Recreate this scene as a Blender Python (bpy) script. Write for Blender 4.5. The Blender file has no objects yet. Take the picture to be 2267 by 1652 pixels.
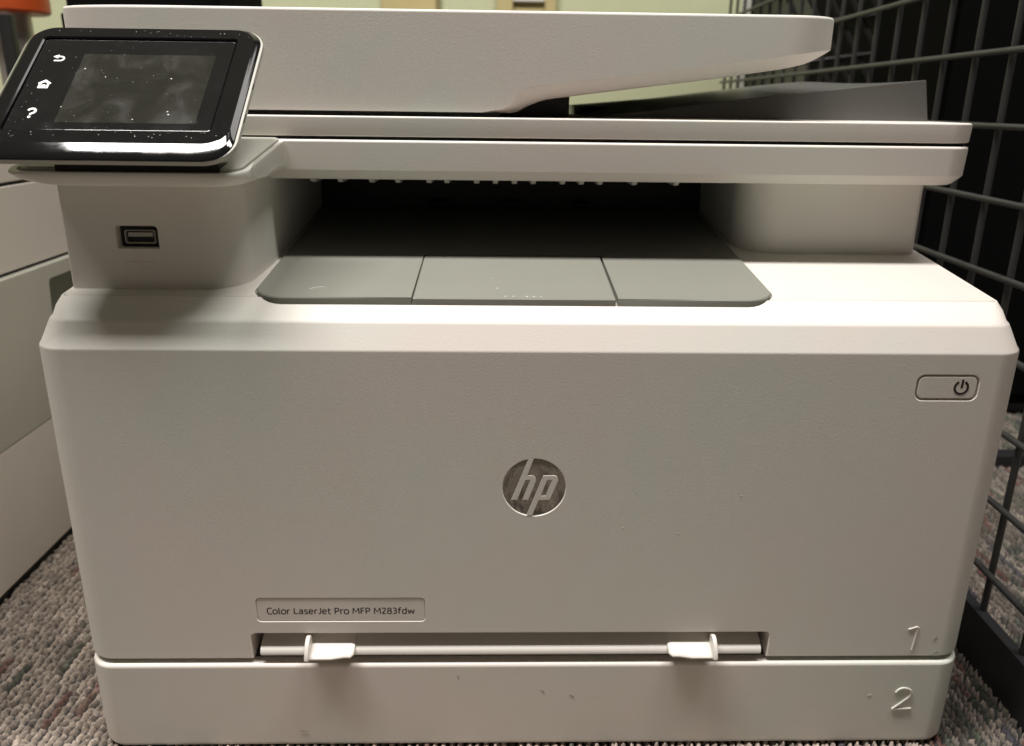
import bpy, bmesh, math, random
import numpy as np
from mathutils import Matrix, Vector

S = 0.001                     # everything below is written in millimetres
rnd = random.Random(4)
scene = bpy.context.scene
COL = scene.collection
R = math.radians

# ------------------------------------------------------------------ camera
PSI, TH, RO = 0.025614, 0.316226, 0.01294
cam_d = bpy.data.cameras.new("camera")
cam = bpy.data.objects.new("camera", cam_d)
COL.objects.link(cam)
f = Vector((math.sin(PSI) * math.cos(TH), math.cos(PSI) * math.cos(TH), -math.sin(TH)))
r0 = Vector((math.cos(PSI), -math.sin(PSI), 0)); u0 = r0.cross(f)
r = r0 * math.cos(RO) + u0 * math.sin(RO); u = u0 * math.cos(RO) - r0 * math.sin(RO)
m = Matrix((r, u, -f)).transposed().to_4x4()
m.translation = Vector((-16.227, -320.893, 302.42)) * S
cam.matrix_world = m
cam_d.sensor_width = 36.0
cam_d.lens = 1787.75 / 2267 * 36
cam_d.shift_x = -0.00558; cam_d.shift_y = -0.0054
cam_d.clip_start = 0.02; cam_d.clip_end = 50
cam_d.dof.use_dof = True; cam_d.dof.focus_distance = 0.345; cam_d.dof.aperture_fstop = 12
scene.camera = cam

# ------------------------------------------------------------------ room light (ceiling troffers and an added wall fill), no sky, no sun
world = bpy.data.worlds.new("World"); scene.world = world; world.use_nodes = True
bg = world.node_tree.nodes["Background"]
bg.inputs[0].default_value = (1.0, 0.95, 0.86, 1); bg.inputs[1].default_value = 0.034
def area_lamp(name, x, y, z, sx, sy, watt):
    l = bpy.data.lights.new(name, 'AREA'); l.shape = 'RECTANGLE'; l.size = sx; l.size_y = sy
    l.energy = watt; l.color = (1.0, 0.955, 0.915)
    o = bpy.data.objects.new(name, l); COL.objects.link(o); o.location = (x, y, z)
    return o
area_lamp("ceiling_or_fill_light", -0.74, -0.22, 2.56, 1.2, 0.28, 66)
area_lamp("ceiling_or_fill_light", 0.62, -0.22, 2.56, 0.9, 0.28, 38)
area_lamp("ceiling_or_fill_light", 1.35, 0.75, 2.56, 1.2, 0.30, 5)  # added lamp, brightens the back wall
scene.view_settings.view_transform = 'Standard'; scene.view_settings.look = 'None'
scene.view_settings.exposure = 0.29; scene.view_settings.gamma = 1.0
try:
    scene.cycles.use_denoising = True
    scene.cycles.max_bounces = 8; scene.cycles.diffuse_bounces = 5
except Exception: pass

# ------------------------------------------------------------------ materials
def nodes(name):
    m = bpy.data.materials.new(name); m.use_nodes = True
    return m, m.node_tree.nodes, m.node_tree.links, m.node_tree.nodes["Principled BSDF"]
def mat(name, col, rough=0.5, metal=0.0, tint=None, spec=0.5, grain=0.0, gscale=900, mottle=0.0, emit=None, coat=0.0, smudge=0.0):
    m, N, L, b = nodes(name)
    b.inputs["Base Color"].default_value = (*col, 1); b.inputs["Roughness"].default_value = rough
    b.inputs["Metallic"].default_value = metal; b.inputs["Specular IOR Level"].default_value = spec
    if coat: b.inputs["Coat Weight"].default_value = coat
    tc = N.new("ShaderNodeTexCoord")
    if grain:
        t = N.new("ShaderNodeTexNoise"); t.inputs["Scale"].default_value = gscale; t.inputs["Detail"].default_value = 2
        L.new(tc.outputs["Object"], t.inputs["Vector"])
        bp = N.new("ShaderNodeBump"); bp.inputs["Strength"].default_value = grain; bp.inputs["Distance"].default_value = 0.0002
        L.new(t.outputs["Fac"], bp.inputs["Height"]); L.new(bp.outputs["Normal"], b.inputs["Normal"])
    if mottle:
        t = N.new("ShaderNodeTexNoise"); t.inputs["Scale"].default_value = 22; t.inputs["Detail"].default_value = 6
        L.new(tc.outputs["Object"], t.inputs["Vector"])
        rp = N.new("ShaderNodeValToRGB")
        rp.color_ramp.elements[0].position = 0.3; rp.color_ramp.elements[1].position = 0.7
        rp.color_ramp.elements[0].color = (*[c * (1 - mottle) for c in col], 1); rp.color_ramp.elements[1].color = (*col, 1)
        L.new(t.outputs["Fac"], rp.inputs["Fac"]); L.new(rp.outputs["Color"], b.inputs["Base Color"])
    if tint:
        t = N.new("ShaderNodeTexNoise"); t.inputs["Scale"].default_value = 7.0; t.inputs["Detail"].default_value = 5; t.inputs["Roughness"].default_value = 0.55
        L.new(tc.outputs["Object"], t.inputs["Vector"])
        rp = N.new("ShaderNodeValToRGB"); rp.color_ramp.elements[0].position = 0.40; rp.color_ramp.elements[1].position = 0.60
        rp.color_ramp.elements[0].color = (*col, 1); rp.color_ramp.elements[1].color = (*tint, 1)
        L.new(t.outputs["Fac"], rp.inputs["Fac"]); L.new(rp.outputs["Color"], b.inputs["Base Color"])
    if smudge:
        t = N.new("ShaderNodeTexNoise"); t.inputs["Scale"].default_value = 60; t.inputs["Detail"].default_value = 8; t.inputs["Distortion"].default_value = 0.8
        L.new(tc.outputs["Object"], t.inputs["Vector"])
        mr = N.new("ShaderNodeMapRange"); mr.inputs[1].default_value = 0.42; mr.inputs[2].default_value = 0.72
        mr.inputs[3].default_value = rough; mr.inputs[4].default_value = rough + smudge
        L.new(t.outputs["Fac"], mr.inputs[0]); L.new(mr.outputs[0], b.inputs["Roughness"])
    if emit:
        b.inputs["Emission Color"].default_value = (*emit[0], 1); b.inputs["Emission Strength"].default_value = emit[1]
    return m
M = {}
M['white'] = mat("white_plastic", (0.785, 0.725, 0.672), 0.46, tint=(0.735, 0.755, 0.682), grain=0.22, gscale=1100, spec=0.4)
M['cover'] = mat("top_cover_dimmed", (0.69, 0.65, 0.60), 0.46, tint=(0.665, 0.665, 0.60), grain=0.22, gscale=1100, spec=0.4)  # white plastic darkened to offset stronger light on the flat deck
M['white2'] = mat("off_white_plastic", (0.775, 0.71, 0.655), 0.46, tint=(0.725, 0.74, 0.665), grain=0.22, gscale=1100, spec=0.4)
M['gloss_white'] = mat("smooth_white_plastic", (0.74, 0.71, 0.655), 0.34, spec=0.45)
M['grey'] = mat("tray_grey_plastic", (0.235, 0.238, 0.205), 0.42, grain=0.22, gscale=1100, mottle=0.04, spec=0.35)
M['wedge'] = mat("dark_grey_plastic", (0.125, 0.122, 0.115), 0.26, grain=0.2, mottle=0.05)
M['housing'] = mat("light_grey_plastic", (0.44, 0.435, 0.385), 0.45, grain=0.2, mottle=0.03)
M['black'] = mat("black_plastic", (0.012, 0.012, 0.012), 0.45, grain=0.15)
M['gloss'] = mat("gloss_black_plastic", (0.006, 0.006, 0.007), 0.05, spec=0.5, smudge=0.07)
M['glass'] = mat("screen_glass", (0.008, 0.008, 0.009), 0.05, spec=0.5, smudge=0.10)
M['display'] = mat("screen_display", (0.018, 0.018, 0.014), 0.10, spec=0.5, smudge=0.16)
M['icon'] = mat("white_print", (0.88, 0.87, 0.83), 0.5, emit=((1, 0.98, 0.94), 0.35))
M['ink'] = mat("dark_print", (0.015, 0.012, 0.011), 0.5)
M['chrome'] = mat("polished_badge", (0.21, 0.20, 0.18), 0.07, metal=1.0)
M['steel'] = mat("brushed_steel", (0.50, 0.46, 0.42), 0.42, metal=0.55)
M['orange'] = mat("orange_paint", (0.50, 0.075, 0.012), 0.4, mottle=0.25)
M['wire'] = mat("charcoal_powder_coat", (0.035, 0.035, 0.034), 0.42, grain=0.3, gscale=600, spec=0.5)
M['bar'] = mat("black_steel_bar", (0.016, 0.016, 0.018), 0.45, grain=0.4, gscale=1300)
M['cloth'] = mat("black_case_fabric", (0.0025, 0.0025, 0.0025), 0.8, grain=0.4, gscale=700, spec=0.08)
M['wall'] = mat("pale_green_wall_paint", (0.60, 0.63, 0.40), 0.75, grain=0.3, gscale=120, mottle=0.03)
M['trim'] = mat("corner_trim_paint", (0.50, 0.51, 0.45), 0.6)
M['ceil'] = mat("ceiling_tile", (0.72, 0.71, 0.66), 0.9, mottle=0.06)
M['wood'] = mat("pale_wood", (0.60, 0.50, 0.24), 0.55, mottle=0.12)
M['paper'] = mat("notice_paper", (0.80, 0.74, 0.70), 0.7)
M['shaded_wall'] = mat("dark_shaded_wall", (0.10, 0.105, 0.065), 0.9, mottle=0.3)  # wall beyond the corner, its shade put into a dark olive
M['lint'] = mat("lint_speck", (0.75, 0.74, 0.7), 0.8)
M['scuff'] = mat("scuff_grey", (0.36, 0.33, 0.30), 0.7)
M['hole'] = mat("cavity_shade_black", (0.01, 0.01, 0.01), 0.7)  # near-black colour standing for the shade inside openings
M['machine_dark'] = mat("grey_machine_plastic", (0.44, 0.43, 0.37), 0.5, grain=0.25, gscale=900, mottle=0.04)  # darker, greyer tone used for the lower panel
M['machine'] = mat("beige_machine_plastic", (0.575, 0.53, 0.475), 0.5, grain=0.25, gscale=900, mottle=0.04)
M['grip'] = mat("grey_green_plastic", (0.20, 0.205, 0.165), 0.5)
# clear film
_m, N, L, b = nodes("clear_tape")
b.inputs["Base Color"].default_value = (0.62, 0.62, 0.56, 1); b.inputs["Roughness"].default_value = 0.22
tr = N.new("ShaderNodeBsdfTransparent"); mx = N.new("ShaderNodeMixShader"); mx.inputs[0].default_value = 0.35
L.new(tr.outputs[0], mx.inputs[1]); L.new(b.outputs[0], mx.inputs[2]); L.new(mx.outputs[0], N["Material Output"].inputs["Surface"])
M['tape'] = _m
# carpet yarn: colour is dye times each patch's painted brightness (attribute), twist from fine noise
_m, N, L, b = nodes("loop_pile_yarn")
b.inputs["Roughness"].default_value = 0.75; b.inputs["Specular IOR Level"].default_value = 0.35
at = N.new("ShaderNodeAttribute"); at.attribute_name = "yarn"
L.new(at.outputs["Color"], b.inputs["Base Color"])
tc = N.new("ShaderNodeTexCoord"); t = N.new("ShaderNodeTexNoise"); t.inputs["Scale"].default_value = 1700; t.inputs["Detail"].default_value = 3
L.new(tc.outputs["Object"], t.inputs["Vector"])
bp = N.new("ShaderNodeBump"); bp.inputs["Strength"].default_value = 0.7; bp.inputs["Distance"].default_value = 0.0005
L.new(t.outputs["Fac"], bp.inputs["Height"]); L.new(bp.outputs["Normal"], b.inputs["Normal"])
M['yarn'] = _m
# plain far carpet, same pile darkened so it bounces less light
_m, N, L, b = nodes("far_carpet")
b.inputs["Roughness"].default_value = 0.9
tc = N.new("ShaderNodeTexCoord"); mp = N.new("ShaderNodeMapping"); mp.inputs["Scale"].default_value = (230, 60, 1)
t = N.new("ShaderNodeTexNoise"); t.inputs["Scale"].default_value = 1.0; t.inputs["Detail"].default_value = 4
L.new(tc.outputs["Object"], mp.inputs[0]); L.new(mp.outputs[0], t.inputs["Vector"])
rp = N.new("ShaderNodeValToRGB"); el = rp.color_ramp.elements
el[0].position = 0.25; el[0].color = (0.035, 0.04, 0.035, 1); el[1].position = 0.72; el[1].color = (0.26, 0.23, 0.20, 1)
e = el.new(0.42); e.color = (0.075, 0.07, 0.055, 1); e = el.new(0.52); e.color = (0.13, 0.105, 0.09, 1)
L.new(t.outputs["Fac"], rp.inputs[0]); L.new(rp.outputs[0], b.inputs["Base Color"])
bp = N.new("ShaderNodeBump"); bp.inputs["Strength"].default_value = 1.0; bp.inputs["Distance"].default_value = 0.002
L.new(t.outputs["Fac"], bp.inputs["Height"]); L.new(bp.outputs["Normal"], b.inputs["Normal"])
M['floor'] = _m

# ------------------------------------------------------------------ mesh helpers
ANCHOR = {}                                   # top-level thing -> location in mm
def thing(name, label, cat, loc, group=None, rotz=0):
    o = bpy.data.objects.new(name, None); COL.objects.link(o); o.empty_display_size = 0.05
    o.location = Vector(loc) * S; o.rotation_euler = (0, 0, rotz); o['label'] = label; o['category'] = cat
    if group: o['group'] = group
    ANCHOR[o.name] = (Matrix.Translation(Vector(loc) * S) @ Matrix.Rotation(rotz, 4, 'Z')).inverted()
    return o
def tag(o, label, cat, group=None):
    o['label'] = label; o['category'] = cat
    if group: o['group'] = group
    return o
def link(name, me, material, parent=None, local=False):
    if material: me.materials.clear(); me.materials.append(material)
    o = bpy.data.objects.new(name, me); COL.objects.link(o)
    if parent:
        o.parent = parent
        if not local and parent.name in ANCHOR: o.matrix_parent_inverse = ANCHOR[parent.name]
    return o
def weighted(o):
    md = o.modifiers.new("weighted_normals", 'WEIGHTED_NORMAL'); md.mode = 'FACE_AREA'; md.weight = 60; md.keep_sharp = True
def smooth(me, ang=38):
    me.polygons.foreach_set("use_smooth", [True] * len(me.polygons))
    me.set_sharp_from_angle(angle=R(ang)); me.update()
def obj(name, bm, material, parent=None, ang=38, local=False, scale=True):
    if scale: bmesh.ops.scale(bm, vec=(S, S, S), verts=bm.verts)
    bmesh.ops.recalc_face_normals(bm, faces=bm.faces)
    me = bpy.data.meshes.new(name); bm.to_mesh(me); bm.free(); smooth(me, ang)
    o = link(name, me, material, parent, local); weighted(o); return o
def loft(rings, bm=None, cap=(True, True)):
    bm = bm or bmesh.new(); R_ = [[bm.verts.new(p) for p in rg] for rg in rings]; n = len(R_[0])
    for a, b in zip(R_, R_[1:]):
        for i in range(n):
            bm.faces.new((a[i], a[(i + 1) % n], b[(i + 1) % n], b[i]))
    if cap[0]: bm.faces.new(R_[0][::-1])
    if cap[1]: bm.faces.new(R_[-1])
    return bm
def rr(x0, x1, y0, y1, rad, n=8):
    """rounded rectangle, CCW from front-left; rad = one radius or (front-left, front-right, back-right, back-left)"""
    if not isinstance(rad, (tuple, list)): rad = (rad,) * 4
    out = []
    for (cx, cy, a0), q in zip(((x0, y0, 180), (x1, y0, 270), (x1, y1, 0), (x0, y1, 90)), rad):
        ox = cx + (q if cx == x0 else -q); oy = cy + (q if cy == y0 else -q)
        for k in range(n + 1):
            a = R(a0 + 90 * k / n); out.append((ox + q * math.cos(a), oy + q * math.sin(a)))
    return out
def ring(pts, z):
    return [(x, y, z(x, y) if callable(z) else z) for x, y in pts]
def box(x0, x1, y0, y1, z0, z1, bev=0.0, bm=None, seg=2):
    b = bmesh.new(); bmesh.ops.create_cube(b, size=1)
    for v in b.verts: v.co = ((x0 + x1) / 2 + v.co.x * (x1 - x0), (y0 + y1) / 2 + v.co.y * (y1 - y0), (z0 + z1) / 2 + v.co.z * (z1 - z0))
    if bev: bmesh.ops.bevel(b, geom=b.edges[:], offset=bev, segments=seg, profile=0.5, affect='EDGES')
    if bm is None: return b
    return join(bm, b)
def join(bm, b):
    mp = {v: bm.verts.new(v.co) for v in b.verts}
    for fc in b.faces: bm.faces.new([mp[v] for v in fc.verts])
    b.free(); return bm
def bev(bm, w, ang=40, seg=2):
    bm.normal_update()
    es = [e for e in bm.edges if len(e.link_faces) == 2 and e.calc_face_angle(0) > R(ang)]
    bmesh.ops.bevel(bm, geom=es, offset=w, segments=seg, profile=0.5, affect='EDGES', clamp_overlap=True)
    return bm
def prism(pts, axis, a, b):
    """extrude a 2-D outline along an axis: 'x' (pts = y,z), 'y' (pts = x,z), 'z' (pts = x,y)"""
    f3 = {'x': lambda p, t: (t, p[0], p[1]), 'y': lambda p, t: (p[0], t, p[1]), 'z': lambda p, t: (p[0], p[1], t)}[axis]
    return loft([[f3(p, a) for p in pts], [f3(p, b) for p in pts]])
def tube(path, rad, n=8, bm=None, flat=1.0):
    bm = bm or bmesh.new(); P = [Vector(p) for p in path]; rings = []
    up = Vector((0, 1, 0))
    for i, p in enumerate(P):
        d = (P[min(i + 1, len(P) - 1)] - P[max(i - 1, 0)]).normalized()
        s = d.cross(up); s = s.normalized() if s.length > 1e-4 else Vector((1, 0, 0)); w = s.cross(d)
        q = rad(i / (len(P) - 1)) if callable(rad) else rad
        rings.append([p + s * q * math.cos(2 * math.pi * k / n) + w * q * flat * math.sin(2 * math.pi * k / n) for k in range(n)])
    return loft(rings, bm)
def boolean(o, bm, op='DIFFERENCE', ang=38):
    bmesh.ops.scale(bm, vec=(S, S, S), verts=bm.verts); bmesh.ops.recalc_face_normals(bm, faces=bm.faces)
    me = bpy.data.meshes.new("cut"); bm.to_mesh(me); bm.free()
    c = bpy.data.objects.new("cut", me); COL.objects.link(c)
    md = o.modifiers.new("b", 'BOOLEAN'); md.operation = op; md.solver = 'EXACT'; md.object = c
    bpy.context.view_layer.update()
    ev = o.evaluated_get(bpy.context.evaluated_depsgraph_get())
    new = bpy.data.meshes.new_from_object(ev); o.modifiers.clear()
    mt = o.data.materials[0]; old = o.data; o.data = new; new.name = old.name
    new.materials.clear(); new.materials.append(mt); bpy.data.meshes.remove(old)
    new.polygons.foreach_set("material_index", [0] * len(new.polygons))
    bpy.data.objects.remove(c); bpy.data.meshes.remove(me); smooth(new, ang); weighted(o)
def flat(loops, depth, mtx, bevel=0.0):
    """filled 2-D outlines (even-odd holes) given a thickness, placed by a matrix (mm)"""
    cu = bpy.data.curves.new("outline", 'CURVE'); cu.dimensions = '2D'; cu.fill_mode = 'BOTH'
    cu.extrude = depth / 2; cu.bevel_depth = bevel; cu.bevel_resolution = 1
    for lp in loops:
        sp = cu.splines.new('POLY'); sp.points.add(len(lp) - 1); sp.use_cyclic_u = True
        for p, q in zip(sp.points, lp): p.co = (q[0], q[1], 0, 1)
    return curve_bm(cu, mtx)
def curve_bm(cu, mtx):
    o = bpy.data.objects.new("tmp", cu); COL.objects.link(o); bpy.context.view_layer.update()
    me = bpy.data.meshes.new_from_object(o.evaluated_get(bpy.context.evaluated_depsgraph_get()))
    bm = bmesh.new(); bm.from_mesh(me); bm.transform(mtx)
    bpy.data.objects.remove(o); bpy.data.curves.remove(cu); bpy.data.meshes.remove(me)
    bmesh.ops.remove_doubles(bm, verts=bm.verts, dist=1e-4)
    return bm
FRONT = lambda x, y, z: Matrix.Translation((x, y, z)) @ Matrix.Rotation(R(90), 4, 'X')   # outline x,y -> world x,z, facing -Y
def arc(cx, cy, q, a0, a1, n=10):
    return [(cx + q * math.cos(R(a0 + (a1 - a0) * k / n)), cy + q * math.sin(R(a0 + (a1 - a0) * k / n))) for k in range(n + 1)]

# ------------------------------------------------------------------ the room: floor, wall, ceiling
def struct(name, bm, m_, **k):
    o = obj(name, bm, m_, **k); o['kind'] = 'structure'; return o
bm = bmesh.new()
q = [bm.verts.new(p) for p in ((-4000, -3500, -1.2), (4000, -3500, -1.2), (4000, 4500, -1.2), (-4000, 4500, -1.2))]; bm.faces.new(q)
struct("floor", bm, M['floor'])
struct("back_wall", box(-4000, 486, 1500, 1600, -1, 2600), M['wall'])
struct("wall_corner_trim", box(486, 509, 1492, 1640, 0, 2600, 1.5), M['trim'])
struct("ceiling", box(-4000, 4000, -3500, 4500, 2600, 2640), M['ceil'])

# carpet: looped pile in rows, real relief where the photograph shows it
def carpet_patch(x0, x1, y0, y1, res, V, F, C, tone, light=1.0, py=1.95):
    px = 4.2
    nx = int((x1 - x0) / res) + 1; ny = int((y1 - y0) / res) + 1
    gx, gy = np.meshgrid(np.linspace(x0, x1, nx), np.linspace(y0, y1, ny))
    rng = np.random.RandomState(int(abs(x0 * 7 + y0 * 3)) % 9999)
    H = np.full(gx.shape, -0.3); K = np.zeros(gx.shape + (3,)) + 0.03
    i0, i1 = int(math.floor(x0 / px)) - 2, int(math.ceil(x1 / px)) + 2
    j0, j1 = int(math.floor(y0 / py)) - 2, int(math.ceil(y1 / py)) + 2
    ni, nj = i1 - i0 + 1, j1 - j0 + 1
    jx = rng.normal(0, 0.26, (ni, nj)); jy = rng.uniform(-0.7, 0.7, (ni, nj)); hh = rng.uniform(1.1, 4.0, (ni, nj))
    tw = rng.normal(-0.75, 0.3, (ni, nj)); ra = rng.uniform(1.2, 1.8, (ni, nj)); rb = rng.uniform(0.7, 1.35, (ni, nj))
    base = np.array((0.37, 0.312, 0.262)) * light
    pal = [np.array(c) for c in ((0.055, 0.075, 0.05), (0.02, 0.026, 0.06), (0.15, 0.055, 0.042), (0.36, 0.32, 0.26), (0.10, 0.085, 0.07), (0.08, 0.11, 0.08), (0.33, 0.26, 0.06))]
    col = np.zeros((ni, nj, 3))
    for a in range(ni):
        # dye runs along each row in lengths of a few loops
        j = 0
        while j < nj:
            ln = rng.randint(4, 22)
            if rng.rand() < tone:
                c = pal[rng.choice(7, p=(0.30, 0.06, 0.18, 0.14, 0.21, 0.105, 0.005))] * 0.65 + base * 0.28 * rng.uniform(.5, 1.3)
            else:
                c = base * rng.uniform(0.72, 1.12)
            col[a, j:j + ln] = c * rng.uniform(0.7, 1.25, (min(ln, nj - j), 1)); j += ln
    I = np.floor(gx / px).astype(int) - i0; J = np.floor(gy / py).astype(int) - j0
    for di in (-1, 0, 1, 2):
        for dj in (-1, 0, 1, 2):
            a = np.clip(I + di, 0, ni - 1); c = np.clip(J + dj, 0, nj - 1)
            dx = gx - ((a + i0) * px + jx[a, c]); dy = gy - ((c + j0) * py + jy[a, c])
            ey = dy + dx * tw[a, c]; v = 1 - (dx / ra[a, c]) ** 2 - (ey / rb[a, c]) ** 2
            h = np.where(v > 0, hh[a, c] * np.sqrt(np.clip(v, 0, 1)), -0.3)
            m_ = h > H; H[m_] = h[m_]; K[m_] = col[a, c][m_]
    nz = rng.normal(0, 1, H.shape); nz = (nz + np.roll(nz, 1, 0) + np.roll(nz, 1, 1) + np.roll(nz, (1, 1), (0, 1))) / 4; H = H + np.where(H > 0, nz * 0.5, 0)
    o = sum(len(v) for v in V)
    V.append(np.stack([gx, gy, H], -1).reshape(-1, 3) * S); C.append(K.reshape(-1, 3))
    idx = (np.arange(nx * ny).reshape(ny, nx) + o)
    F.append(np.stack([idx[:-1, :-1], idx[:-1, 1:], idx[1:, 1:], idx[1:, :-1]], -1).reshape(-1, 4))
V, F, C = [], [], []
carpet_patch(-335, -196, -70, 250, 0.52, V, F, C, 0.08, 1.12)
carpet_patch(196, 300, -80, 200, 0.52, V, F, C, 0.5, 0.62)  # this patch and the next: colour holds pattern and the grid's shade
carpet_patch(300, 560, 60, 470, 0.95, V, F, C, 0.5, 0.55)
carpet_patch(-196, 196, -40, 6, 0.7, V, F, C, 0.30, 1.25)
carpet_patch(-196, 196, -420, -40, 1.4, V, F, C, 0.30, 1.75, 3.4)  # out-of-view carpet in front, colour brightened to bounce light up
V = np.concatenate(V); F = np.concatenate(F); C = np.concatenate(C)
me = bpy.data.meshes.new("carpet"); me.from_pydata([], [], [])
me.vertices.add(len(V)); me.vertices.foreach_set("co", V.ravel())
me.loops.add(len(F) * 4); me.loops.foreach_set("vertex_index", F.ravel().astype(np.int32))
me.polygons.add(len(F)); me.polygons.foreach_set("loop_start", np.arange(0, len(F) * 4, 4, dtype=np.int32))
me.update(calc_edges=True)
at = me.color_attributes.new("yarn", 'FLOAT_COLOR', 'POINT'); at.data.foreach_set("color", np.concatenate([C, np.ones((len(C), 1))], 1).ravel())
me.polygons.foreach_set("use_smooth", [True] * len(F))
link("carpet", me, M['yarn'])['kind'] = 'structure'

# ------------------------------------------------------------------ the printer
P = thing("printer", "white multifunction laser printer with tilted black touch panel, standing on the carpet", "printer", (0, 165, 0))
deckz = lambda x, y: 222.8 + 0.115 * (y - 17)
trayz = lambda x, y: 223.6 + 0.118 * (y - 14)

# --- body with bulged shoulder
B = lambda i, rad: rr(-210 + i, 210 - i, i, 330 - i, rad)
Bq = lambda i, rad: rr(-201.4 + i, 201.4 - i, 17 + i, 326 - i, rad)
rings = [ring(B(1.4, 12.5), 52.2), ring(B(.5, 13.5), 52.6), ring(B(0.1, 14), 53.6), ring(B(0, 14), 203.6), ring(B(.25, 14), 204.7), ring(B(.8, 13.6), 205.4),
         ring(B(4.6, 11.5), 214.4), ring(B(5.2, 11), 215.2), ring(B(6.0, 10.3), 216.0),
         ring(rr(-203.7, 203.7, 11.0, 328, 8), lambda x, y: 219.2 + .06 * (y - 11)),
         ring(Bq(-0.5, 3.5), lambda x, y: deckz(x, y) - 0.25), ring(Bq(0, 3), deckz), ring(Bq(.35, 2.6), lambda x, y: deckz(x, y) - 0.2), ring(Bq(.45, 2.5), lambda x, y: deckz(x, y) - 1.4)]
body = obj("body", loft(rings), M['white'], P, ang=20)
def slot_outline(d, z1=66.4, r_=2.4):
    return [(-130.6 - d, 40), (112.6 + d, 40)] + arc(112.6 + d - r_, z1 + d - r_, r_, 0, 90, 6) + arc(-130.6 - d + r_, z1 + d - r_, r_, 90, 180, 6)
boolean(body, loft([[(x, y, z) for x, z in slot_outline(d)] for y, d in ((-3, 1.2), (-0.2, 0.75), (0.55, 0.0), (45, 0.0))]), ang=20)
# recess for the name plate, the badge and the power key, each with a small chamfered lip
def recess(o, pts_fn, y0, depth, lip):
    boolean(o, loft([[(x, y, z) for x, z in pts_fn(d)] for y, d in ((y0 - 2, lip + 0.2), (y0 - 0.05, lip), (y0 + lip, 0), (y0 + depth, 0))]), ang=20)
recess(body, lambda d: rr(-126.9 - d, -49.4 + d, 73.0 - d, 85.5 + d, 2.0 + d, 6), 0, 0.75, 0.35)
recess(body, lambda d: [((13.9 + d) * math.cos(R(a)) - 0.1, 141.75 + (13.9 + d) * math.sin(R(a))) for a in range(0, 360, 6)], 0, 0.9, 0.35)
recess(body, lambda d: rr(162.2 - d, 189.0 + d, 183.5 - d, 194.9 + d, 3.2 + d, 6), 0, 1.6, 0.45)
tray_cut = lambda d: rr(-121 - d, 103.6 + d, 14 - d, 250, (13 + d, 13 + d, 0.5, 0.5))
boolean(body, loft([ring(tray_cut(0.7), lambda x, y: trayz(x, y) - 3.6), ring(tray_cut(0.7), lambda x, y: trayz(x, y) + 6)]), ang=20)

# --- top cover behind the seam
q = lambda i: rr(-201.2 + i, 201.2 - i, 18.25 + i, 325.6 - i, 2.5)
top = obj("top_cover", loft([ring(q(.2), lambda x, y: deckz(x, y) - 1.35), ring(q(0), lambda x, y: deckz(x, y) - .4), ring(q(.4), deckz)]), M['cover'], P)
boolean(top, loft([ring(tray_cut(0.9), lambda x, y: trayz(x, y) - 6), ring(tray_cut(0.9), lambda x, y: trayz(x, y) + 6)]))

# --- grey output tray with its paper stop
tr = lambda i: rr(-121 + i, 103.6 - i, 14 + i, 232, (13 - i, 13 - i, 0.5, 0.5))
tray = obj("output_tray", loft([ring(tr(0), lambda x, y: trayz(x, y) - 3.4), ring(tr(0), lambda x, y: trayz(x, y) - .5), ring(tr(.45), trayz)]), M['grey'], P)
boolean(tray, loft([[(x, y, trayz(x, y) - 8) for x, y in ((-53.3, 5), (35.1, 5), (34.7, 76.3), (-53.0, 76.3))], [(x, y, trayz(x, y) + 6) for x, y in ((-53.3, 5), (35.1, 5), (34.7, 76.3), (-53.0, 76.3))]]))
st = lambda i: rr(-52.6 + i, 33.9 - i, 14 + i, 75.2 - i, 0.8, 3)
stop = obj("paper_stop", loft([ring(st(0), lambda x, y: trayz(x, y) - 3.4), ring(st(0), lambda x, y: trayz(x, y) - .5), ring(st(.45), trayz)]), M['grey'], P)
bm = bmesh.new()
for x, y, s in ((-16.7, 27, .5), (-13.2, 16.8, .55), (-9.8, 16.9, .5), (-4, 16.6, .6), (-1, 16.7, .55), (2, 16.4, .45), (-19, 40, .35)):
    bmesh.ops.create_icosphere(bm, subdivisions=1, radius=s, matrix=Matrix.Translation((x, y, trayz(x, y))) @ Matrix.Diagonal((1, .8, .25, 1)))
obj("dust_specks", bm, M['lint'], stop)['kind'] = 'stuff'
bm = tube([(-98, 24, trayz(0, 24) + .05), (-95, 26, trayz(0, 26) + .1), (-92, 26.5, trayz(0, 26.5) + .05)], .3, 6, flat=.4)
obj("scratch", bm, M['lint'], tray)

# --- walls either side of the output bay
lp = [(-200.4, 325)] + arc(-199.4, 27, 1.0, 180, 270, 4) + [(-150, 26)] + arc(-144.5, 46, 20, 270, 338, 12) + [(-123.6, 62), (-122.9, 100), (-122.9, 325)]
left_block = obj("left_column", loft([[(x, y, deckz(x, y) - 1) for x, y in lp], [(x * 1.0, y, 270) for x, y in lp]]), M['white2'], P, ang=30)
lp = [(106.2, 325), (106.2, 108)] + arc(126, 107, 19.8, 180, 270, 14) + arc(194.5, 90.2, 3, 270, 360, 6) + [(197.5, 325)]
obj("right_column", loft([[(x, y, deckz(x, y) - 1) for x, y in lp], [(x - (1.5 if x > 150 else -1.5) * 0, y, 270) for x, y in lp]]), M['white'], P, ang=30)
obj("bay_rear_wall", box(-124, 107, 176, 182, 235, 270), M['black'], P)  # black colour stands for the shade deep in the bay
bm = bmesh.new()
for x in (-53, -9, 34): join(bm, tube([(x - 5, 172, 244.6), (x + 5, 172, 244.6)], 2.6, 12))
ex = obj("exit_roller", bm, M['black'], P); ex['kind'] = 'stuff'

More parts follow.
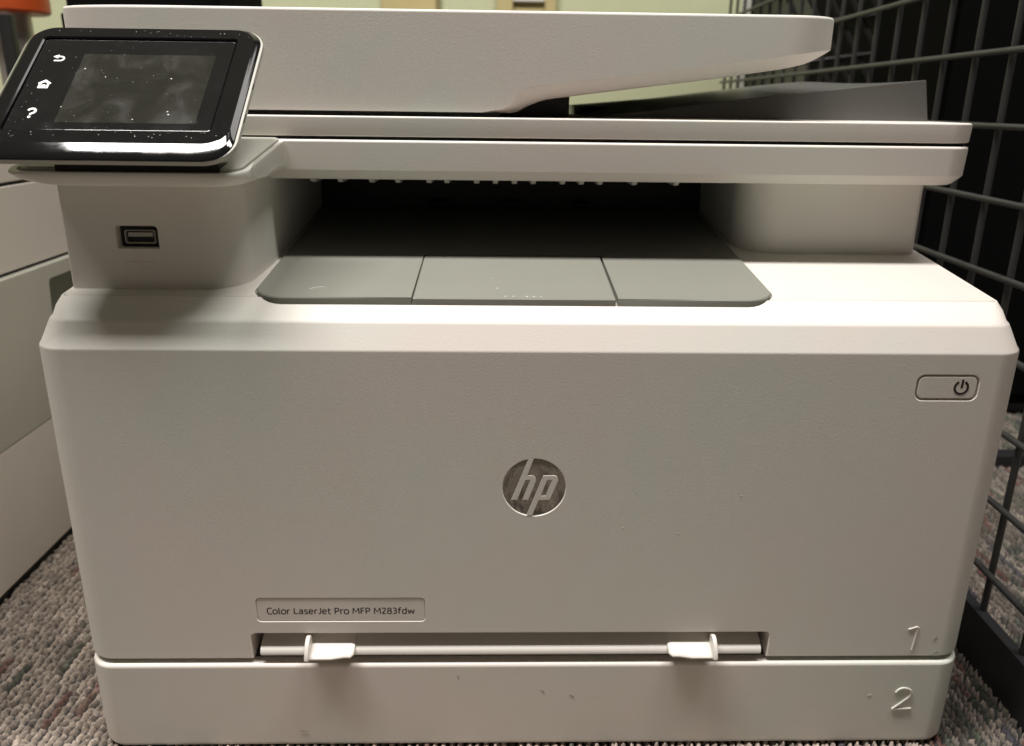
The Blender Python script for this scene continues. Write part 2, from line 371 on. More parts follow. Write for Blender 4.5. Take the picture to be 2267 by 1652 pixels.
# --- USB socket in the left column
boolean(left_block, loft([[(x, y, z) for x, z in rr(-178.6 - d, -161.2 + d, 241.6 - d, 251.0 + d, (0.6, 0.6, 1.6, 0.6), 4)] for y, d in ((23, .6), (25.9, .5), (26.5, 0), (33, 0))]))
usb = obj("usb_port", loft([[(x, y, z) for x, z in rr(-178.5, -161.3, 241.7, 250.9, .8, 4)] for y in (30.5, 33)]), M['black'], P)
bm = loft([[(x, y, z) for x, z in rr(-176.2 + d, -163.2 - d, 243.2 + d, 249.0 - d, .9, 4)] for y, d in ((30.5, 0), (28.6, 0), (28.4, .2), (28.6, .45), (30.6, .45))], cap=(False, True))
obj("usb_shell", bm, M['steel'], usb)
obj("usb_tongue", box(-174.9, -164.4, 28.9, 30.6, 246.1, 247.9, .15), M['housing'], usb)
bm = tube([(-176, 25.95, 235.6), (-163.6, 25.95, 235.6)], .28, 6)
tube([(-173.5, 25.95, 235.6), (-171.3, 25.95, 238.0), (-168.8, 25.95, 238.0)], .26, 6, bm); tube([(-171.5, 25.95, 235.6), (-169.3, 25.95, 233.2), (-167, 25.95, 233.2)], .26, 6, bm)
obj("usb_symbol", bm, M['white2'], left_block)

# --- scanner unit and lid
sc = lambda i, rad=14: rr(-208.2 + i, 208.2 - i, 66 + i, 330 - i, (rad, rad, 6, 6))
rings = [ring(sc(6.2, 8), 267.3), ring(sc(4.8, 9), 267.5), ring(sc(3.6, 10), 268.2), ring(sc(.6, 12.6), 271.0), ring(sc(-.35, 13.6), 272.0), ring(sc(-.8), 284.3), ring(sc(-.6), 285.0), ring(sc(0), 285.5)]
scan = obj("scanner_unit", loft(rings), M['white'], P)
ld = lambda i, rad=14: rr(-209.8 + i, 209.8 - i, 66 + i, 330 - i, (rad, rad, 6, 6))
rings = [ring(ld(1.4), 287.0), ring(ld(.8), 287.1), ring(ld(.4), 287.6), ring(ld(0.1), 295.0), ring(ld(.3), 295.6), ring(ld(1.0), 296.0)]
lid = obj("scanner_lid", loft(rings), M['white'], P)
obj("lid_gap_fill", box(-203, 203, 70, 326, 285.3, 287.2), M['black'], P)  # black fill in the gap under the lid
obj("bounce_blocker", box(-122, 105, 79, 176, 266.9, 267.5), M['black'], scan)  # unseen black plate added to stop bounce light in the bay
for x in (-108.5, -95.1, -79.5, -66.6, -51.1, -42.2, -27.4, -18.0, -8.5, 0.9, 15.6, 25.0, 34.3, 51.7, 72.8):
    pr_ = [(90, 268), (90.3, 265.2), (91.5, 264.2), (94, 263.8), (130, 263.8), (130, 268)]
    o = obj("rib", bev(prism(pr_, 'x', x - 1.35, x + 1.35), .5, 50), M['white2'], scan)

# --- document feeder: front outline with a slanted wing, cut to a rounded plan
oA = [(-220, 298.3), (-24, 298.3), (-14, 300.6), (-9, 305), (-6.6, 307.6), (-2, 309.2), (5.8, 310.4), (31.5, 313.6), (82.6, 320.0), (121, 325.2), (140, 327.8)]
oC = [(-220, 297.9), (-11, 297.9), (-7.5, 298.7), (-2.5, 301.4), (2.5, 303.3), (6.0, 304.2), (10, 304.8), (33, 307.8), (82.6, 314.1), (121, 319.8), (140, 322.8)]
zi = lambda o_, x: float(np.interp(x, [p[0] for p in o_], [p[1] for p in o_]))
def ell(cx_, cy_, rx, ry, a):
    nx, ny = math.cos(R(a)) / rx, math.sin(R(a)) / ry; l_ = math.hypot(nx, ny)
    return (cx_ + rx * math.cos(R(a)), cy_ + ry * math.sin(R(a))), (nx / l_, ny / l_)
front = [ell(-166, 83, 48.5, 14, a) for a in np.linspace(180, 270, 22)]
front += [((x, 69), (0, -1)) for x in (-150, -110, -70, -40, -24, -19, -14, -11, -9, -7.5, -6.6, -4.5, -2, 0, 2.5, 5.8, 10, 20, 31.5, 50, 66, 82.6, 100, 108)]
front += [ell(114.8, 84, 24.2, 15, a) for a in np.linspace(270, 360, 15)]
nF = len(front)
plan = front + [((p[0], 322), (0, 1)) for p, n_ in reversed(front)]
def aring(i, zf): return [(p[0] - n_[0] * i, p[1] - n_[1] * i, zf(p[0])) for p, n_ in plan]
amix = lambda t: (lambda x: zi(oA, x) + (zi(oC, x) - zi(oA, x)) * t)
rings = [aring(i, amix(t)) for i, t in ((9.5, 1.0), (7.4, .85), (5.0, .60), (2.6, .32), (.9, .1), (.25, .02), (0, -.03))] + [aring(i, (lambda z: lambda x: z)(z)) for i, z in ((0, 340.2), (.2, 340.9), (.65, 341.4), (1.5, 341.6))]
bm = loft(rings, cap=(False, True)); bm.verts.ensure_lookup_table()
for k in range(nF - 1):
    q4 = [bm.verts[k], bm.verts[k + 1], bm.verts[2 * nF - 2 - k], bm.verts[2 * nF - 1 - k]]
    bm.faces.new(q4)
adf = obj("document_feeder", bm, M['white'], P, ang=30)
obj("feeder_base", box(-206, -16, 76, 315, 295.9, 298.2), M['black'], P)  # spacer painted black for the shade in the feeder seam
obj("paper_exit_shade", bev(box(-12, 17.5, 87, 300, 295.8, 308.2), 2.0), M['hole'], P)  # solid dark block painted as the shade inside the exit opening
# output ramp on the lid
wA = [(33, 295.9), (59, 299.4), (93, 304.0), (139, 309.3), (175, 313.3), (201.8, 316.3), (206.0, 295.9)]
wB = [(30, 295.9), (31, 301.3), (83, 306.7), (134, 312.4), (174, 317.0), (206.0, 314.8), (208, 295.9)]
den = lambda w: [w[0]] + [(w[i][0] + (w[i + 1][0] - w[i][0]) * k / 6, w[i][1] + (w[i + 1][1] - w[i][1]) * k / 6) for i in range(1, 5) for k in range(6)] + w[5:]
A_, B_ = den(wA), den(wB)
rings = []
for y, t in ((112, 0), (130, .2), (160, .5), (190, .85), (220, 1), (260, 1), (312, .8)):
    rings.append([(a[0] + (b_[0] - a[0]) * t, y, a[1] + (b_[1] - a[1]) * t + (0.5 * t * math.sin(a[0] * .055 + y * .02) if 296 < a[1] and a[0] < 200 else 0)) for a, b_ in zip(A_, B_)])
obj("output_ramp", bev(loft(rings), .5, 45), M['wedge'], P)

# --- console that carries the touch panel
zt = lambda x, y: 275.3 + 0.150 * max(y - 0, 0)
def cr(l, r_, y0, rad): return rr(-208 + l, -114.2 - r_, y0, 70, (rad, rad, .5, .5), 6)
rings = [ring(cr(22, 10, 2.6, 8), 269.9), ring(cr(17, 7, 1.4, 9), 270.0), ring(cr(11.5, 3.8, .4, 9), 270.6), ring(cr(6, 1.6, -.5, 9.5), 271.8), ring(cr(2.4, .5, -1.1, 10), 273.2), ring(cr(.6, .1, -1.5, 10), lambda x, y: zt(x, y) - .9),
         ring(cr(1.0, .4, -1.1, 9.6), lambda x, y: zt(x, y) - .1), ring(cr(2.0, 1.2, -.2, 9), zt), ring(cr(3.4, 2.4, 1.0, 8), lambda x, y: zt(x, y) - .1), ring(cr(3.9, 2.8, 1.4, 7.6), lambda x, y: zt(x, y) - 1.6)]
con = obj("control_console", loft(rings), M['white'], P, ang=50)
ins = rr(-203.6, -117.2, 2.2, 66, (7.5, 7.5, 1, 1), 6)
obj("hinge_cover", loft([ring(ins, 272), ring(ins, lambda x, y: zt(x, y) + .6), ring(rr(-202.6, -118.2, 3.2, 65, (6.5, 6.5, 1, 1), 6), lambda x, y: zt(x, y) + 1.2)]), M['housing'], con)
obj("hinge_slot_shade", box(-187, -124.3, 1.6, 40, 275.5, 278.5, .3), M['hole'], con)  # dark box painted as the shade of the hinge recess
# strip of clear tape over the console's right flank
tp = [(8, 276.5), (14, 279.2), (26, 281.0), (40, 283.2), (58, 284.6), (63, 284.7), (64.5, 274.8), (56, 274.6), (44, 274.3), (36, 273.2), (28, 272.2), (22, 271.9), (15, 272.6), (10, 274)]
bm = prism(tp, 'x', -114.15, -113.95)
obj("clear_tape", bm, M['tape'], con)

# --- touch panel (tilted 38.5 degrees back from flat)
TA = R(38.5); PN = Matrix(((1, 0, 0, 0), (0, math.cos(TA), -math.sin(TA), -8.0), (0, math.sin(TA), math.cos(TA), 282.4), (0, 0, 0, 1)))
def pan(bm): bm.transform(PN); return bm
def bz(i, b_, rad): return rr(-214 + i, -117 - i, -2 + b_, 79.5 - i, rad, 24)
hq = lambda i, b_: rr(-214.6 + i, -116.1 - i, -1.9 + b_, 80.0 - i, 11.8)
panel = obj("control_panel", pan(loft([ring(hq(9, 18), -11.5), ring(hq(5, 13), -9.5), ring(hq(1.5, 8), -6.6), ring(hq(.2, 2.4), -4.6), ring(hq(0, .9), -4.2), ring(hq(0, .6), -3.9), ring(hq(0, .6), -2.1), ring(hq(.4, .75), -1.85)])), M['housing'], P)
rings = [ring(bz(.4, 1.1, 10.6), -2.4), ring(bz(.05, .75, 11), -2.0), ring(bz(0, .7, 11), -1.75), ring(bz(.25, 1.2, 10.8), -1.4), ring(bz(.8, 2.3, 10.4), -1.0), ring(bz(1.4, 3.9, 10), -.60), ring(bz(2.2, 8.0, 9.5), -.04), ring(bz(2.7, 8.3, 9.2), 0)]
bezel = obj("bezel", pan(loft(rings)), M['gloss'], panel, ang=5)
boolean(bezel, pan(loft([ring(rr(-206.2 - d, -126.6 + d, 13.6 - d, 70.8 + d, 1.5 + d, 5), w) for w, d in ((-1.5, 0), (-.5, 0), (0.02, .55), (2, .7))])), ang=5)
glass = obj("screen_glass", pan(loft([ring(rr(-205.6, -127.2, 14.2, 70.2, 1.2, 5), -2.6), ring(rr(-205.6, -127.2, 14.2, 70.2, 1.2, 5), -.95), ring(rr(-205.2, -127.6, 14.6, 69.8, 1.0, 5), -.8)])), M['glass'], panel)
obj("display", pan(loft([ring(rr(-187.3, -133.6, 18.5, 60.6, .2, 2), -.9), ring(rr(-187.3, -133.6, 18.5, 60.6, .2, 2), -.77)])), M['display'], panel)
PI_ = PN @ Matrix.Translation((0, 0, -.72))
def icon(name, loops, k, c): return obj(name, flat([[(c[0] + (p[0] - c[0]) * k, c[1] + (p[1] - c[1]) * k) for p in lp] for lp in loops], .06, PI_), M['icon'], panel)
# back arrow
def stroke(pts, w):
    L_, R_ = [], []
    for i, p in enumerate(pts):
        a = pts[max(i - 1, 0)]; b_ = pts[min(i + 1, len(pts) - 1)]; d = math.hypot(b_[0] - a[0], b_[1] - a[1]); nx, ny = -(b_[1] - a[1]) / d * w / 2, (b_[0] - a[0]) / d * w / 2
        L_.append((p[0] + nx, p[1] + ny)); R_.append((p[0] - nx, p[1] - ny))
    return L_ + R_[::-1]
icon("back_icon", [stroke([(-197.8, 59.3)] + arc(-195.7, 57.35, 1.95, 90, -90, 8) + [(-199.2, 55.4)], 1.05), ], .68, (-197.2, 57.3))
icon("back_arrow_head", [[(-200.6, 59.2), (-197.4, 61.1), (-197.4, 57.5)]], .68, (-197.2, 57.3))
# house
icon("home_icon", [[(-201.2, 41.9), (-197.9, 44.6), (-194.5, 41.9), (-195.3, 41.2), (-195.3, 37.9), (-200.5, 37.9), (-200.5, 41.2)],
                   [(-199.5, 38.8), (-199.5, 41.4), (-197.9, 42.8), (-196.3, 41.4), (-196.3, 38.8), (-196.9, 38.8), (-196.9, 40.6), (-199.0, 40.6), (-199.0, 38.8)]], .78, (-197.8, 40.8))
# question mark
icon("help_icon", [stroke(arc(-197.6, 25.0, 1.75, 165, -35, 9) + [(-197.4, 23.2), (-197.6, 22.4)], 1.15), arc(-197.65, 20.9, .75, 0, 350, 9)], .82, (-197.7, 23.5))
bm = bmesh.new()
rd = random.Random(11)
for k in range(60):
    uu, vv = rd.uniform(-205, -128), rd.uniform(15, 69); s = rd.choice((.06, .07, .08, .09, .10))
    bmesh.ops.create_icosphere(bm, subdivisions=1, radius=s, matrix=Matrix.Translation((uu, vv, -.74)) @ Matrix.Rotation(rd.uniform(0, 6), 4, 'Z') @ Matrix.Diagonal((rd.uniform(1, 2.2), 1, .3, 1)))
for uu, vv, s in ((-145.6, 25.3, .36), (-144.9, 23.6, .42), (-187.2, 27.5, .28), (-148.6, 45.4, .35), (-158, 20.6, .3), (-184.5, 51, .35), (-175, 46, .28)):
    bmesh.ops.create_icosphere(bm, subdivisions=1, radius=s, matrix=Matrix.Translation((uu, vv, -.74)) @ Matrix.Diagonal((1.1, .9, .3, 1)))
for k in range(40):
    uu = rd.uniform(-210, -121); vv = rd.choice((rd.uniform(72, 76), rd.uniform(9.5, 12.5))); s = rd.uniform(.1, .2)
    bmesh.ops.create_icosphere(bm, subdivisions=1, radius=s, matrix=Matrix.Translation((uu, vv, .03)) @ Matrix.Diagonal((1.2, .9, .3, 1)))
obj("dust_specks", pan(bm), M['lint'], panel)['kind'] = 'stuff'
bm = pan(box(-116.7, -116.0, 22, 27, -3.2, -2.4)); join(bm, pan(box(-116.7, -116.0, 42, 45.5, -3.2, -2.4)))
obj("panel_clip", bm, M['black'], panel)['kind'] = 'stuff'

# --- badge
cx, cz, q = -0.1, 141.75, 13.85
bd = lambda px, py: ((px - 968) / 575 * 13.9, (868 - py) / 517 * 13.9)
disc = [(q * math.cos(R(a)), q * math.sin(R(a))) for a in range(0, 360, 5)]
rings = [[(cx + x * k, y, cz + z * k) for x, z in disc] for k, y in ((1, .9), (1, .55), (.9, .42), (.7, .30), (.45, .22), (.2, .19))]
badge = obj("badge", loft(rings), M['chrome'], P, ang=60)
hl = [[bd(*p) for p in ((850, 372), (895, 358), (948, 352), (838, 648), (930, 650), (968, 664), (992, 690), (1000, 722), (990, 765), (862, 1086), (760, 1086), (900, 724), (806, 722), (662, 1086), (556, 1086))]]
pl_ = [[bd(*p) for p in ((1130, 652), (1340, 652), (1378, 668), (1400, 700), (1402, 735), (1268, 1060), (1248, 1078), (1222, 1086), (1056, 1086), (940, 1374), (890, 1374), (842, 1366))],
       [bd(*p) for p in ((1203, 724), (1300, 724), (1180, 1018), (1086, 1018))]]
for lps, nm in ((hl, "badge_letter"), (pl_, "badge_letter")):
    obj(nm, flat(lps, .9, FRONT(cx, .42, cz)), M['white'], badge)

# --- power key with its symbol
key = obj("power_button", loft([[(x, y, z) for x, z in rr(162.9 + d, 188.3 - d, 184.2 + d, 194.2 - d, 2.6, 6)] for y, d in ((1.6, 0), (.5, 0), (.12, .2), (.05, .45))]), M['white2'], P)
rg = arc(181.6, 189.3, 2.85, 118, 422, 20)
obj("power_symbol", flat([stroke(rg, .95)], .12, FRONT(0, .02, 0)), M['ink'], key)
obj("power_symbol", flat([[(181.25, 189.2), (182.2, 189.2), (182.35, 192.9), (181.4, 192.9)]], .12, FRONT(0, .02, 0)), M['ink'], key)

# --- name plate
plate = obj("name_plate", loft([[(x, y, z) for x, z in rr(-126.65 + d, -49.65 - d, 73.25 + d, 85.25 - d, 1.8, 6)] for y, d in ((.75, 0), (.36, 0), (.28, .15))]), M['white2'], P)
def A(cx, cy, rx, ry, a0, a1, n=12): return [(cx + rx * math.copysign(abs(math.cos(R(t))) ** .8, math.cos(R(t))), cy + ry * math.copysign(abs(math.sin(R(t))) ** .8, math.sin(R(t)))) for t in np.linspace(a0, a1, n)]
GL = {'C': (.60, [A(.38, .5, .33, .5, 55, 305, 16)]), 'o': (.58, [A(.29, .36, .25, .36, 0, 360, 20)]), 'l': (.26, [[(.1, 1.05), (.1, .12), (.14, .02), (.24, .0)]]),
      'r': (.40, [[(.09, .72), (.09, 0)], A(.36, .42, .27, .29, 180, 85, 7)]), 'L': (.52, [[(.09, 1), (.09, 0)], [(.09, .05), (.5, .05)]]),
      'a': (.56, [[(.09, .66), (.2, .71), (.33, .71), (.43, .64), (.46, .5), (.46, 0)], [(.46, .41), (.22, .41), (.1, .33), (.07, .2), (.11, .06), (.22, .01), (.36, .04), (.46, .13)]]),
      's': (.48, [[(.41, .67), (.28, .71), (.15, .70), (.07, .61), (.08, .46), (.18, .39), (.32, .34), (.42, .26), (.41, .1), (.32, .02), (.18, .01), (.06, .05)]]),
      'e': (.56, [[(.06, .37), (.50, .37), (.48, .56), (.40, .68), (.28, .72), (.15, .68), (.07, .54), (.05, .36), (.07, .18), (.15, .05), (.28, .01), (.46, .05)]]),
      'J': (.40, [[(.30, 1), (.30, .22), (.25, .08), (.15, .03), (.03, .04)]]), 't': (.40, [[(.14, .92), (.14, .18), (.18, .06), (.26, .01), (.38, .02)], [(.02, .69), (.38, .69)]]),
      'P': (.58, [[(.09, 0), (.09, 1)], [(.09, .96), (.34, .96), (.47, .9), (.52, .78), (.52, .64), (.46, .5), (.34, .43), (.09, .43)]]),
      'M': (.86, [[(.07, 0), (.13, 1)], [(.13, .98), (.43, .30), (.73, .98)], [(.73, 1), (.79, 0)]]), 'F': (.52, [[(.09, 0), (.09, 1)], [(.09, .96), (.48, .96)], [(.09, .52), (.44, .52)]]),
      '2': (.56, [[(.07, .88), (.18, .96), (.30, .97), (.42, .91), (.45, .78), (.41, .62), (.08, .05)], [(.06, .05), (.50, .05)]]), '8': (.58, [A(.29, .74, .19, .23, 0, 360, 16), A(.29, .26, .23, .24, 0, 360, 16)]),
      '3': (.56, [[(.08, .92), (.22, .97), (.36, .94), (.44, .82), (.42, .64), (.32, .54), (.2, .53)], [(.2, .53), (.36, .50), (.46, .38), (.46, .2), (.38, .07), (.22, .03), (.06, .07)]]),
      'f': (.40, [[(.14, 0), (.14, .82), (.19, .96), (.28, 1.03), (.40, 1.02)], [(.02, .69), (.36, .69)]]), 'd': (.60, [[(.49, 1.05), (.49, 0)], [(.49, .62), (.36, .71), (.22, .70), (.11, .6), (.07, .42), (.08, .2), (.16, .05), (.28, .01), (.40, .05), (.49, .14)]]),
      'w': (.84, [[(.04, .72), (.2, .02)], [(.2, .02), (.41, .66)], [(.41, .66), (.62, .02)], [(.62, .02), (.78, .72)]]), ' ': (.26, [])}
def lettering(text, x, z, cap, width, y, weight):
    adv = sum(GL[c][0] + .07 for c in text) - .07; kx = width / adv; b = bmesh.new(); pen = 0; n_ = 0
    for c in text:
        for st_ in GL[c][1]:
            pts = [(x + (pen + p[0]) * kx, z + p[1] * cap) for p in st_]
            lp = stroke(pts, weight); h = len(lp) // 2; yy = y - .0015 * (n_ % 3); n_ += 1
            L_ = [b.verts.new((p[0], yy, p[1])) for p in lp[:h]]; R_ = [b.verts.new((p[0], yy, p[1])) for p in lp[h:][::-1]]
            for i in range(h - 1): b.faces.new((R_[i], R_[i + 1], L_[i + 1], L_[i]))
        pen += GL[c][0] + .07
    return b
lt_ = obj("lettering", lettering("Color LaserJet Pro MFP M283fdw", -122.2, 76.95, 3.2, 68.0, .262, .54), M['ink'], plate)
# --- feed slot: ramp and the two paper guides
pr_ = [(38, 65.5), (24, 65.2), (15, 63.8), (8, 61.4), (3.5, 60.0), (1.2, 58.8), (.1, 57.6), (-.3, 56.4), (-.45, 55.4), (-.35, 54.6), (38, 54.5)]
ramp = obj("feed_ramp", bev(prism(pr_, 'x', -127.0, 109.6), .3, 60), M['gloss_white'], P, ang=50)
def guide(sx):
    X = lambda t: -9.0 + sx * t           # t: distance outward from the slot's centre line
    fin = [(1.5, 64.6), (-1.2, 66.2), (-3.4, 66.0), (-6.0, 64.2), (-8.0, 61.2), (-9.0, 58.2), (-8.6, 57.0), (-6.8, 56.8), (-4, 57.8), (1.5, 60)]
    bm = bev(prism(fin, 'x', min(X(93.6), X(95.6)), max(X(93.6), X(95.6))), .5, 45)
    g = obj("paper_guide", bm, M['gloss_white'], P)
    prof = lambda t: [(X(t), y, z) for y, z in ((8, 62.8), (2, 60.9), (-2.5, 59.7), (-5.6 + (.9 if t < 80 else 0), 58.4), (-6.8 + (1.3 if t < 80 else 0), 57.3), (-6.5 + (1.3 if t < 80 else 0), 56.4), (0, 56.2), (8, 58))]
    bm = loft([prof(94), prof(90), prof(84), prof(78), prof(75.2), [(X(73.6), p[1] + (1.8 if p[1] < 0 else 0), p[2] * .7 + 58.6 * .3) for p in prof(73.6)]])
    obj("guide_tab", bev(bm, .35, 50), M['gloss_white'], g, ang=50)
    bm = box(min(X(93), X(76)), max(X(93), X(76)), 10, 34, 62, 66.2, .4)
    obj("guide_slide", bm, M['white2'], g)
guide(-1); guide(1)

# --- lower paper tray
lt = lambda i, rad=13: rr(-209.4 + i, 209.4 - i, -1.3 + i, 330 - i, rad)
rings = [ring(lt(2.6, 11), 2.6), ring(lt(1.0, 12.4), 3.2), ring(lt(.2), 5.0), ring(lt(0), 48.2), ring(lt(.25), 49.2), ring(lt(.9), 49.9), ring(lt(1.8), 50.1)]
ptray = obj("paper_tray", loft(rings), M['white2'], P)
bm = loft([ring(rr(-205, 205, 5, 325, 10), 49.6), ring(rr(-205, 205, 5, 325, 10), 52.8)])
obj("inner_frame", bm, M['black'], P)
bm = loft([ring(rr(-200, 200, 8, 322, 6), .4), ring(rr(-200, 200, 8, 322, 6), 3.2)])
obj("foot_frame", bm, M['black'], P)
# raised tray numbers
def raised(name, paths, host):
    bm = bmesh.new()
    for p in paths: tube([(x, .12 if host is body else -1.38, z) for x, z in p], .62, 8, bm, flat=.75)
    obj(name, bm, M['white2'], host)
raised("raised_number", [[(178.9, 67.6), (181, 68.3), (183.2, 69.1)], [(183.3, 68.9), (182.9, 62.5), (182.4, 56.2)]], body)
raised("raised_number", [[(177.8, 32.7), (178.6, 34.0), (179.8, 34.9), (181.2, 35.2), (183, 34.9), (184.6, 34.0), (185.4, 32.4), (185.1, 30.9), (184.2, 29.6), (180.8, 26.2), (177.3, 22.9)], [(177.2, 22.8), (186.5, 23.2)]], ptray)
# wear: small scuffs and nicks
bm = bmesh.new()
for x, z, l, a in ((192.6, 62.9, 1.6, 60), (194.3, 55.2, .9, 40), (-109.4, 11.5, 2.2, -10), (-34.4, 42.8, 1.5, 100), (6, 34.6, 1.2, -40), (20, 32, 1.6, -30), (195.3, 6.4, .8, 70)):
    bmesh.ops.create_icosphere(bm, subdivisions=2, radius=1, matrix=Matrix.Translation((x, -1.35 if z < 50 else -.02, z)) @ Matrix.Rotation(R(-a), 4, 'Y') @ Matrix.Diagonal((l, .08, .28, 1)))
obj("scuff_marks", bm, M['scuff'], P)['kind'] = 'stuff'
bm = bmesh.new()
for x, z, l, a in ((65.4, 119.1, .9, -40), (45, 139.6, .35, 0), (165, 31.3, 1.3, 15), (40, 122, .35, 0), (92, 138, .4, 30)):
    bmesh.ops.create_icosphere(bm, subdivisions=1, radius=1, matrix=Matrix.Translation((x, -1.35 if z < 50 else -.02, z)) @ Matrix.Rotation(R(-a), 4, 'Y') @ Matrix.Diagonal((l, .08, .25, 1)))
obj("nick_marks", bm, M['lint'], P)['kind'] = 'stuff'

# ------------------------------------------------------------------ beige machine to the left
Mc = thing("office_machine", "beige plastic office machine with two panel seams, standing left of the white printer", "office machine", (-520, 210, 0))
X0, X1, Y0, Y1 = -720, -322, -60, 420
def side_block(name, x_top, x_bot, z0, z1, r_=1.2, mt='machine'):
    q = lambda xf, i: rr(X0 + i, xf - i, Y0 + i, Y1 - i, 10)
    return obj(name, loft([ring(q(x_bot, 1.2), z0), ring(q(x_bot, .3), z0 + .4), ring(q(x_bot, 0), z0 + 1.2), ring(q(x_top, 0), z1 - r_), ring(q(x_top, .35), z1 - .35), ring(q(x_top, 1.2), z1)]), M[mt], Mc)
side_block("upper_panel", -322, -322, 251.6, 292)
side_block("middle_panel", -321.5, -322.5, 197.8, 249.6)
low = side_block("lower_panel", -319.0, -325.5, 91, 196, 1.2, 'machine_dark')
boolean(low, bev(box(-334, -300, 222, 282, 149, 186), 3, 40, 3))
obj("hand_grip", box(-340, -333.0, 216, 290, 143, 192), M['grip'], Mc)
side_block("base_panel", -325.5, -322.5, 8, 90.98, .1)
obj("plinth", box(X0 + 6, -326, Y0 + 6, Y1 - 6, 0, 8.4), M['black'], Mc)
obj("seam_core", box(X0 + 4, -324.5, Y0 + 4, Y1 - 4, 195, 252), M['black'], Mc)

# ------------------------------------------------------------------ wire grid panel to the right
YAW = 0.0383
G = thing("wire_grid", "charcoal square-mesh wire grid panel on a flat black base rail, right beside the printer", "wire grid", (254.4, 0, 0), rotz=-YAW)
wd = 3.7
def wire_mesh(length):
    b = bmesh.new(); n = 10; seg = max(1, int(length / 400))
    rings = [[(wd / 2 * math.cos(2 * math.pi * k / n), wd / 2 * math.sin(2 * math.pi * k / n), length * t / seg) for k in range(n)] for t in range(seg + 1)]
    loft(rings, b); bmesh.ops.scale(b, vec=(S, S, S), verts=b.verts); bmesh.ops.recalc_face_normals(b, faces=b.faces)
    me = bpy.data.meshes.new("wire"); b.to_mesh(me); b.free(); smooth(me, 50); me.materials.append(M['wire']); return me
vert_me, hor_me = wire_mesh(820), wire_mesh(960)
for k in range(-5, 19):
    o = bpy.data.objects.new("wire", vert_me); COL.objects.link(o); o.parent = G
    o.location = Vector((wd * .46, 141.2 + 38.4 * k, 30)) * S
for k in range(0, 20):
    o = bpy.data.objects.new("wire", hor_me); COL.objects.link(o); o.parent = G
    o.location = Vector((-wd * .46, -120, 58.3 + 39.2 * k)) * S; o.rotation_euler = (R(-90), 0, 0)
o = obj("base_rail", box(-3, 3.5, -140, 860, 1.5, 33.5, .8), M['bar'], G, local=True)

# slanted lattice standing further back
G2 = thing("lattice_panel", "dark lattice of slanted bars leaning in front of the wall, behind the wire grid", "lattice", (390, 600, 0))
d1 = Vector((.533, -.05, -.846)); lat = []
def slat(name, a, b_, w):
    return obj(name, tube([a, b_], w / 2, 8), M['wire'], G2, ang=50)
for k in range(11):
    c_ = Vector((300 + k * 21.5, 600, 390 + k * 2.2)); slat("slanted_bar", c_ - d1 * 300, c_ + d1 * 440, 5.5)
for z0, z1, dy in ((346.5, 364, 3), (384, 404, 3), (428, 452, 3), (300, 316, 3), (40, 50, 3)):
    slat("cross_bar", Vector((270, 595, z0 - 4)), Vector((600, 595, z1 + 22)), 5)

# black things and the shaded wall, shade put into its olive, behind the grid
cab = thing("cabinet", "tall matte black cabinet standing behind the wire grid on the right", "cabinet", (700, 600, 0))
obj("carcass", box(384, 1100, 452, 800, 12, 1300, 3), M['cloth'], cab)
obj("door", box(392, 740, 446, 451.5, 24, 1290, 2), M['cloth'], cab)
obj("plinth", box(394, 1090, 456, 790, 0, 12.5), M['black'], cab)
rail = obj("floor_rail", bev(box(345, 760, 322, 338, 1.5, 12), 1), M['bar']); tag(rail, "low black steel rail lying on the carpet beyond the wire grid", "rail")
pt = thing("shaded_wall", "dark olive stand-in for the shaded wall far behind the wire grid, beside the pale wall's corner", "shaded_wall", (1100, 1700, 0))
obj("shaded_wall_panel", box(512, 1900, 1680, 1720, 40, 1800, 4), M['shaded_wall'], pt)
obj("shaded_wall_foot", box(520, 1890, 1690, 1710, 0, 41), M['bar'], pt)

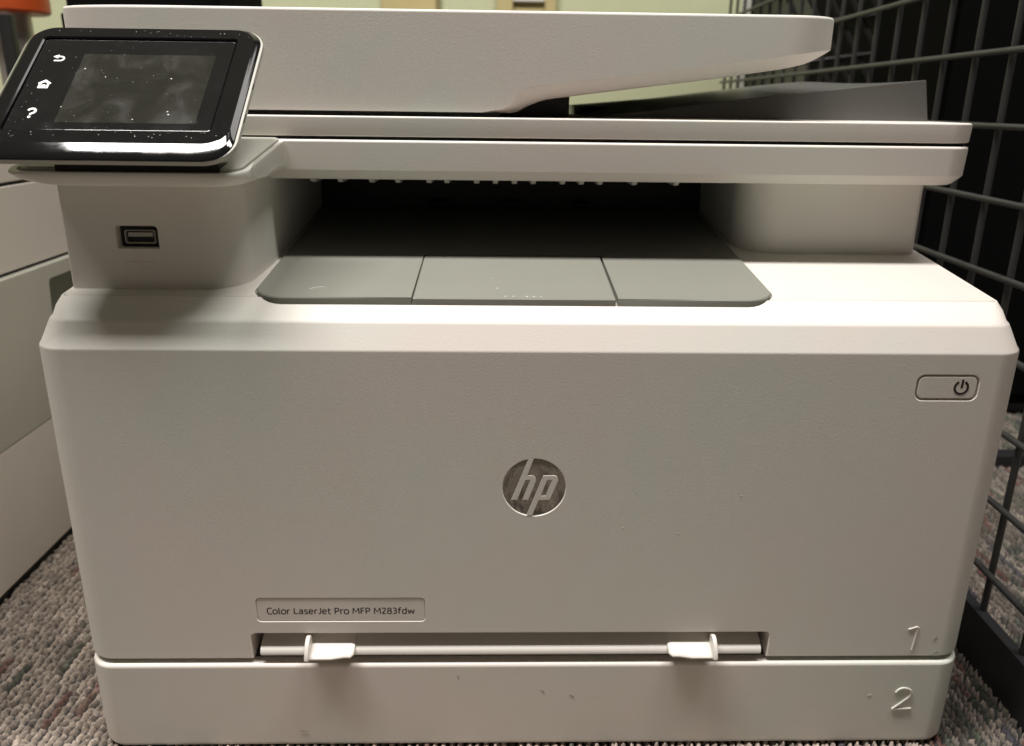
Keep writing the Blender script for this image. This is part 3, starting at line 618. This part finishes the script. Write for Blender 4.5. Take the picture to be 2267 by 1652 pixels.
# ------------------------------------------------------------------ behind the printer
bx = thing("equipment_case", "black case standing behind the printer's upper left corner", "case", (-296, 420, 0))
obj("shell", box(-352, -234, 362, 500, 3, 520, 9, seg=3), M['cloth'], bx)
obj("side_catch", box(-357, -351, 366, 392, 300, 365, 2), M['cloth'], bx)
obj("foot_rail", box(-345, -241, 372, 490, 0, 4), M['black'], bx)
po = thing("metal_post", "brushed steel post with an orange collar, behind the beige machine", "post", (-501, 560, 0))
bm = bmesh.new(); n = 28
cyl = lambda rad, z0, z1, bv=0: loft([[(-501 + q * math.cos(2 * math.pi * k / n), 560 + q * math.sin(2 * math.pi * k / n), z) for k in range(n)] for z, q in ((z0, rad - bv), (z0 + bv, rad), (z1 - bv, rad), (z1, rad - bv))])
obj("steel_tube", cyl(17.5, 6, 381), M['steel'], po)
obj("collar", cyl(36, 380.5, 470, 2), M['orange'], po)
obj("base_plate", cyl(60, 0, 7, 2), M['black'], po)
st2 = thing("black_stand", "thin black upright just right of the steel post with the orange collar", "stand", (-478.5, 511, 0))
obj("upright", box(-485, -473, 505, 517, 8, 376, 2), M['black'], st2); obj("foot", box(-500, -440, 490, 532, 0, 9, 2), M['black'], st2)

nb = thing("notice_board", "pale wooden notice frame with a white sheet hanging on the green wall", "notice board", (38, 1490, 494))
for a in ((-22.5, 10.5), (76, 99)): obj("frame_side", box(a[0], a[1], 1478, 1499.5, 470, 900, 2), M['wood'], nb)
obj("frame_back", box(10, 76.5, 1490, 1499, 470, 900), M['wood'], nb)
obj("notice_sheet", box(12, 74.5, 1487, 1489.5, 506, 890), M['paper'], nb)
obj("sheet_edge", box(11, 75.5, 1480, 1489.8, 500.5, 505.5, .8), M['gloss_white'], nb)
wb = thing("wall_board", "pale yellow wooden board on the green wall, left of the notice frame", "board", (-200, 1490, 494))
obj("board", box(-258, -147, 1484, 1499.5, 470, 900, 2), M['wood'], wb); obj("edge_strip", box(-146.8, -139, 1486, 1499.5, 470, 900, 1), mat("dark_wood_edge", (.27, .22, .1), .6), wb)
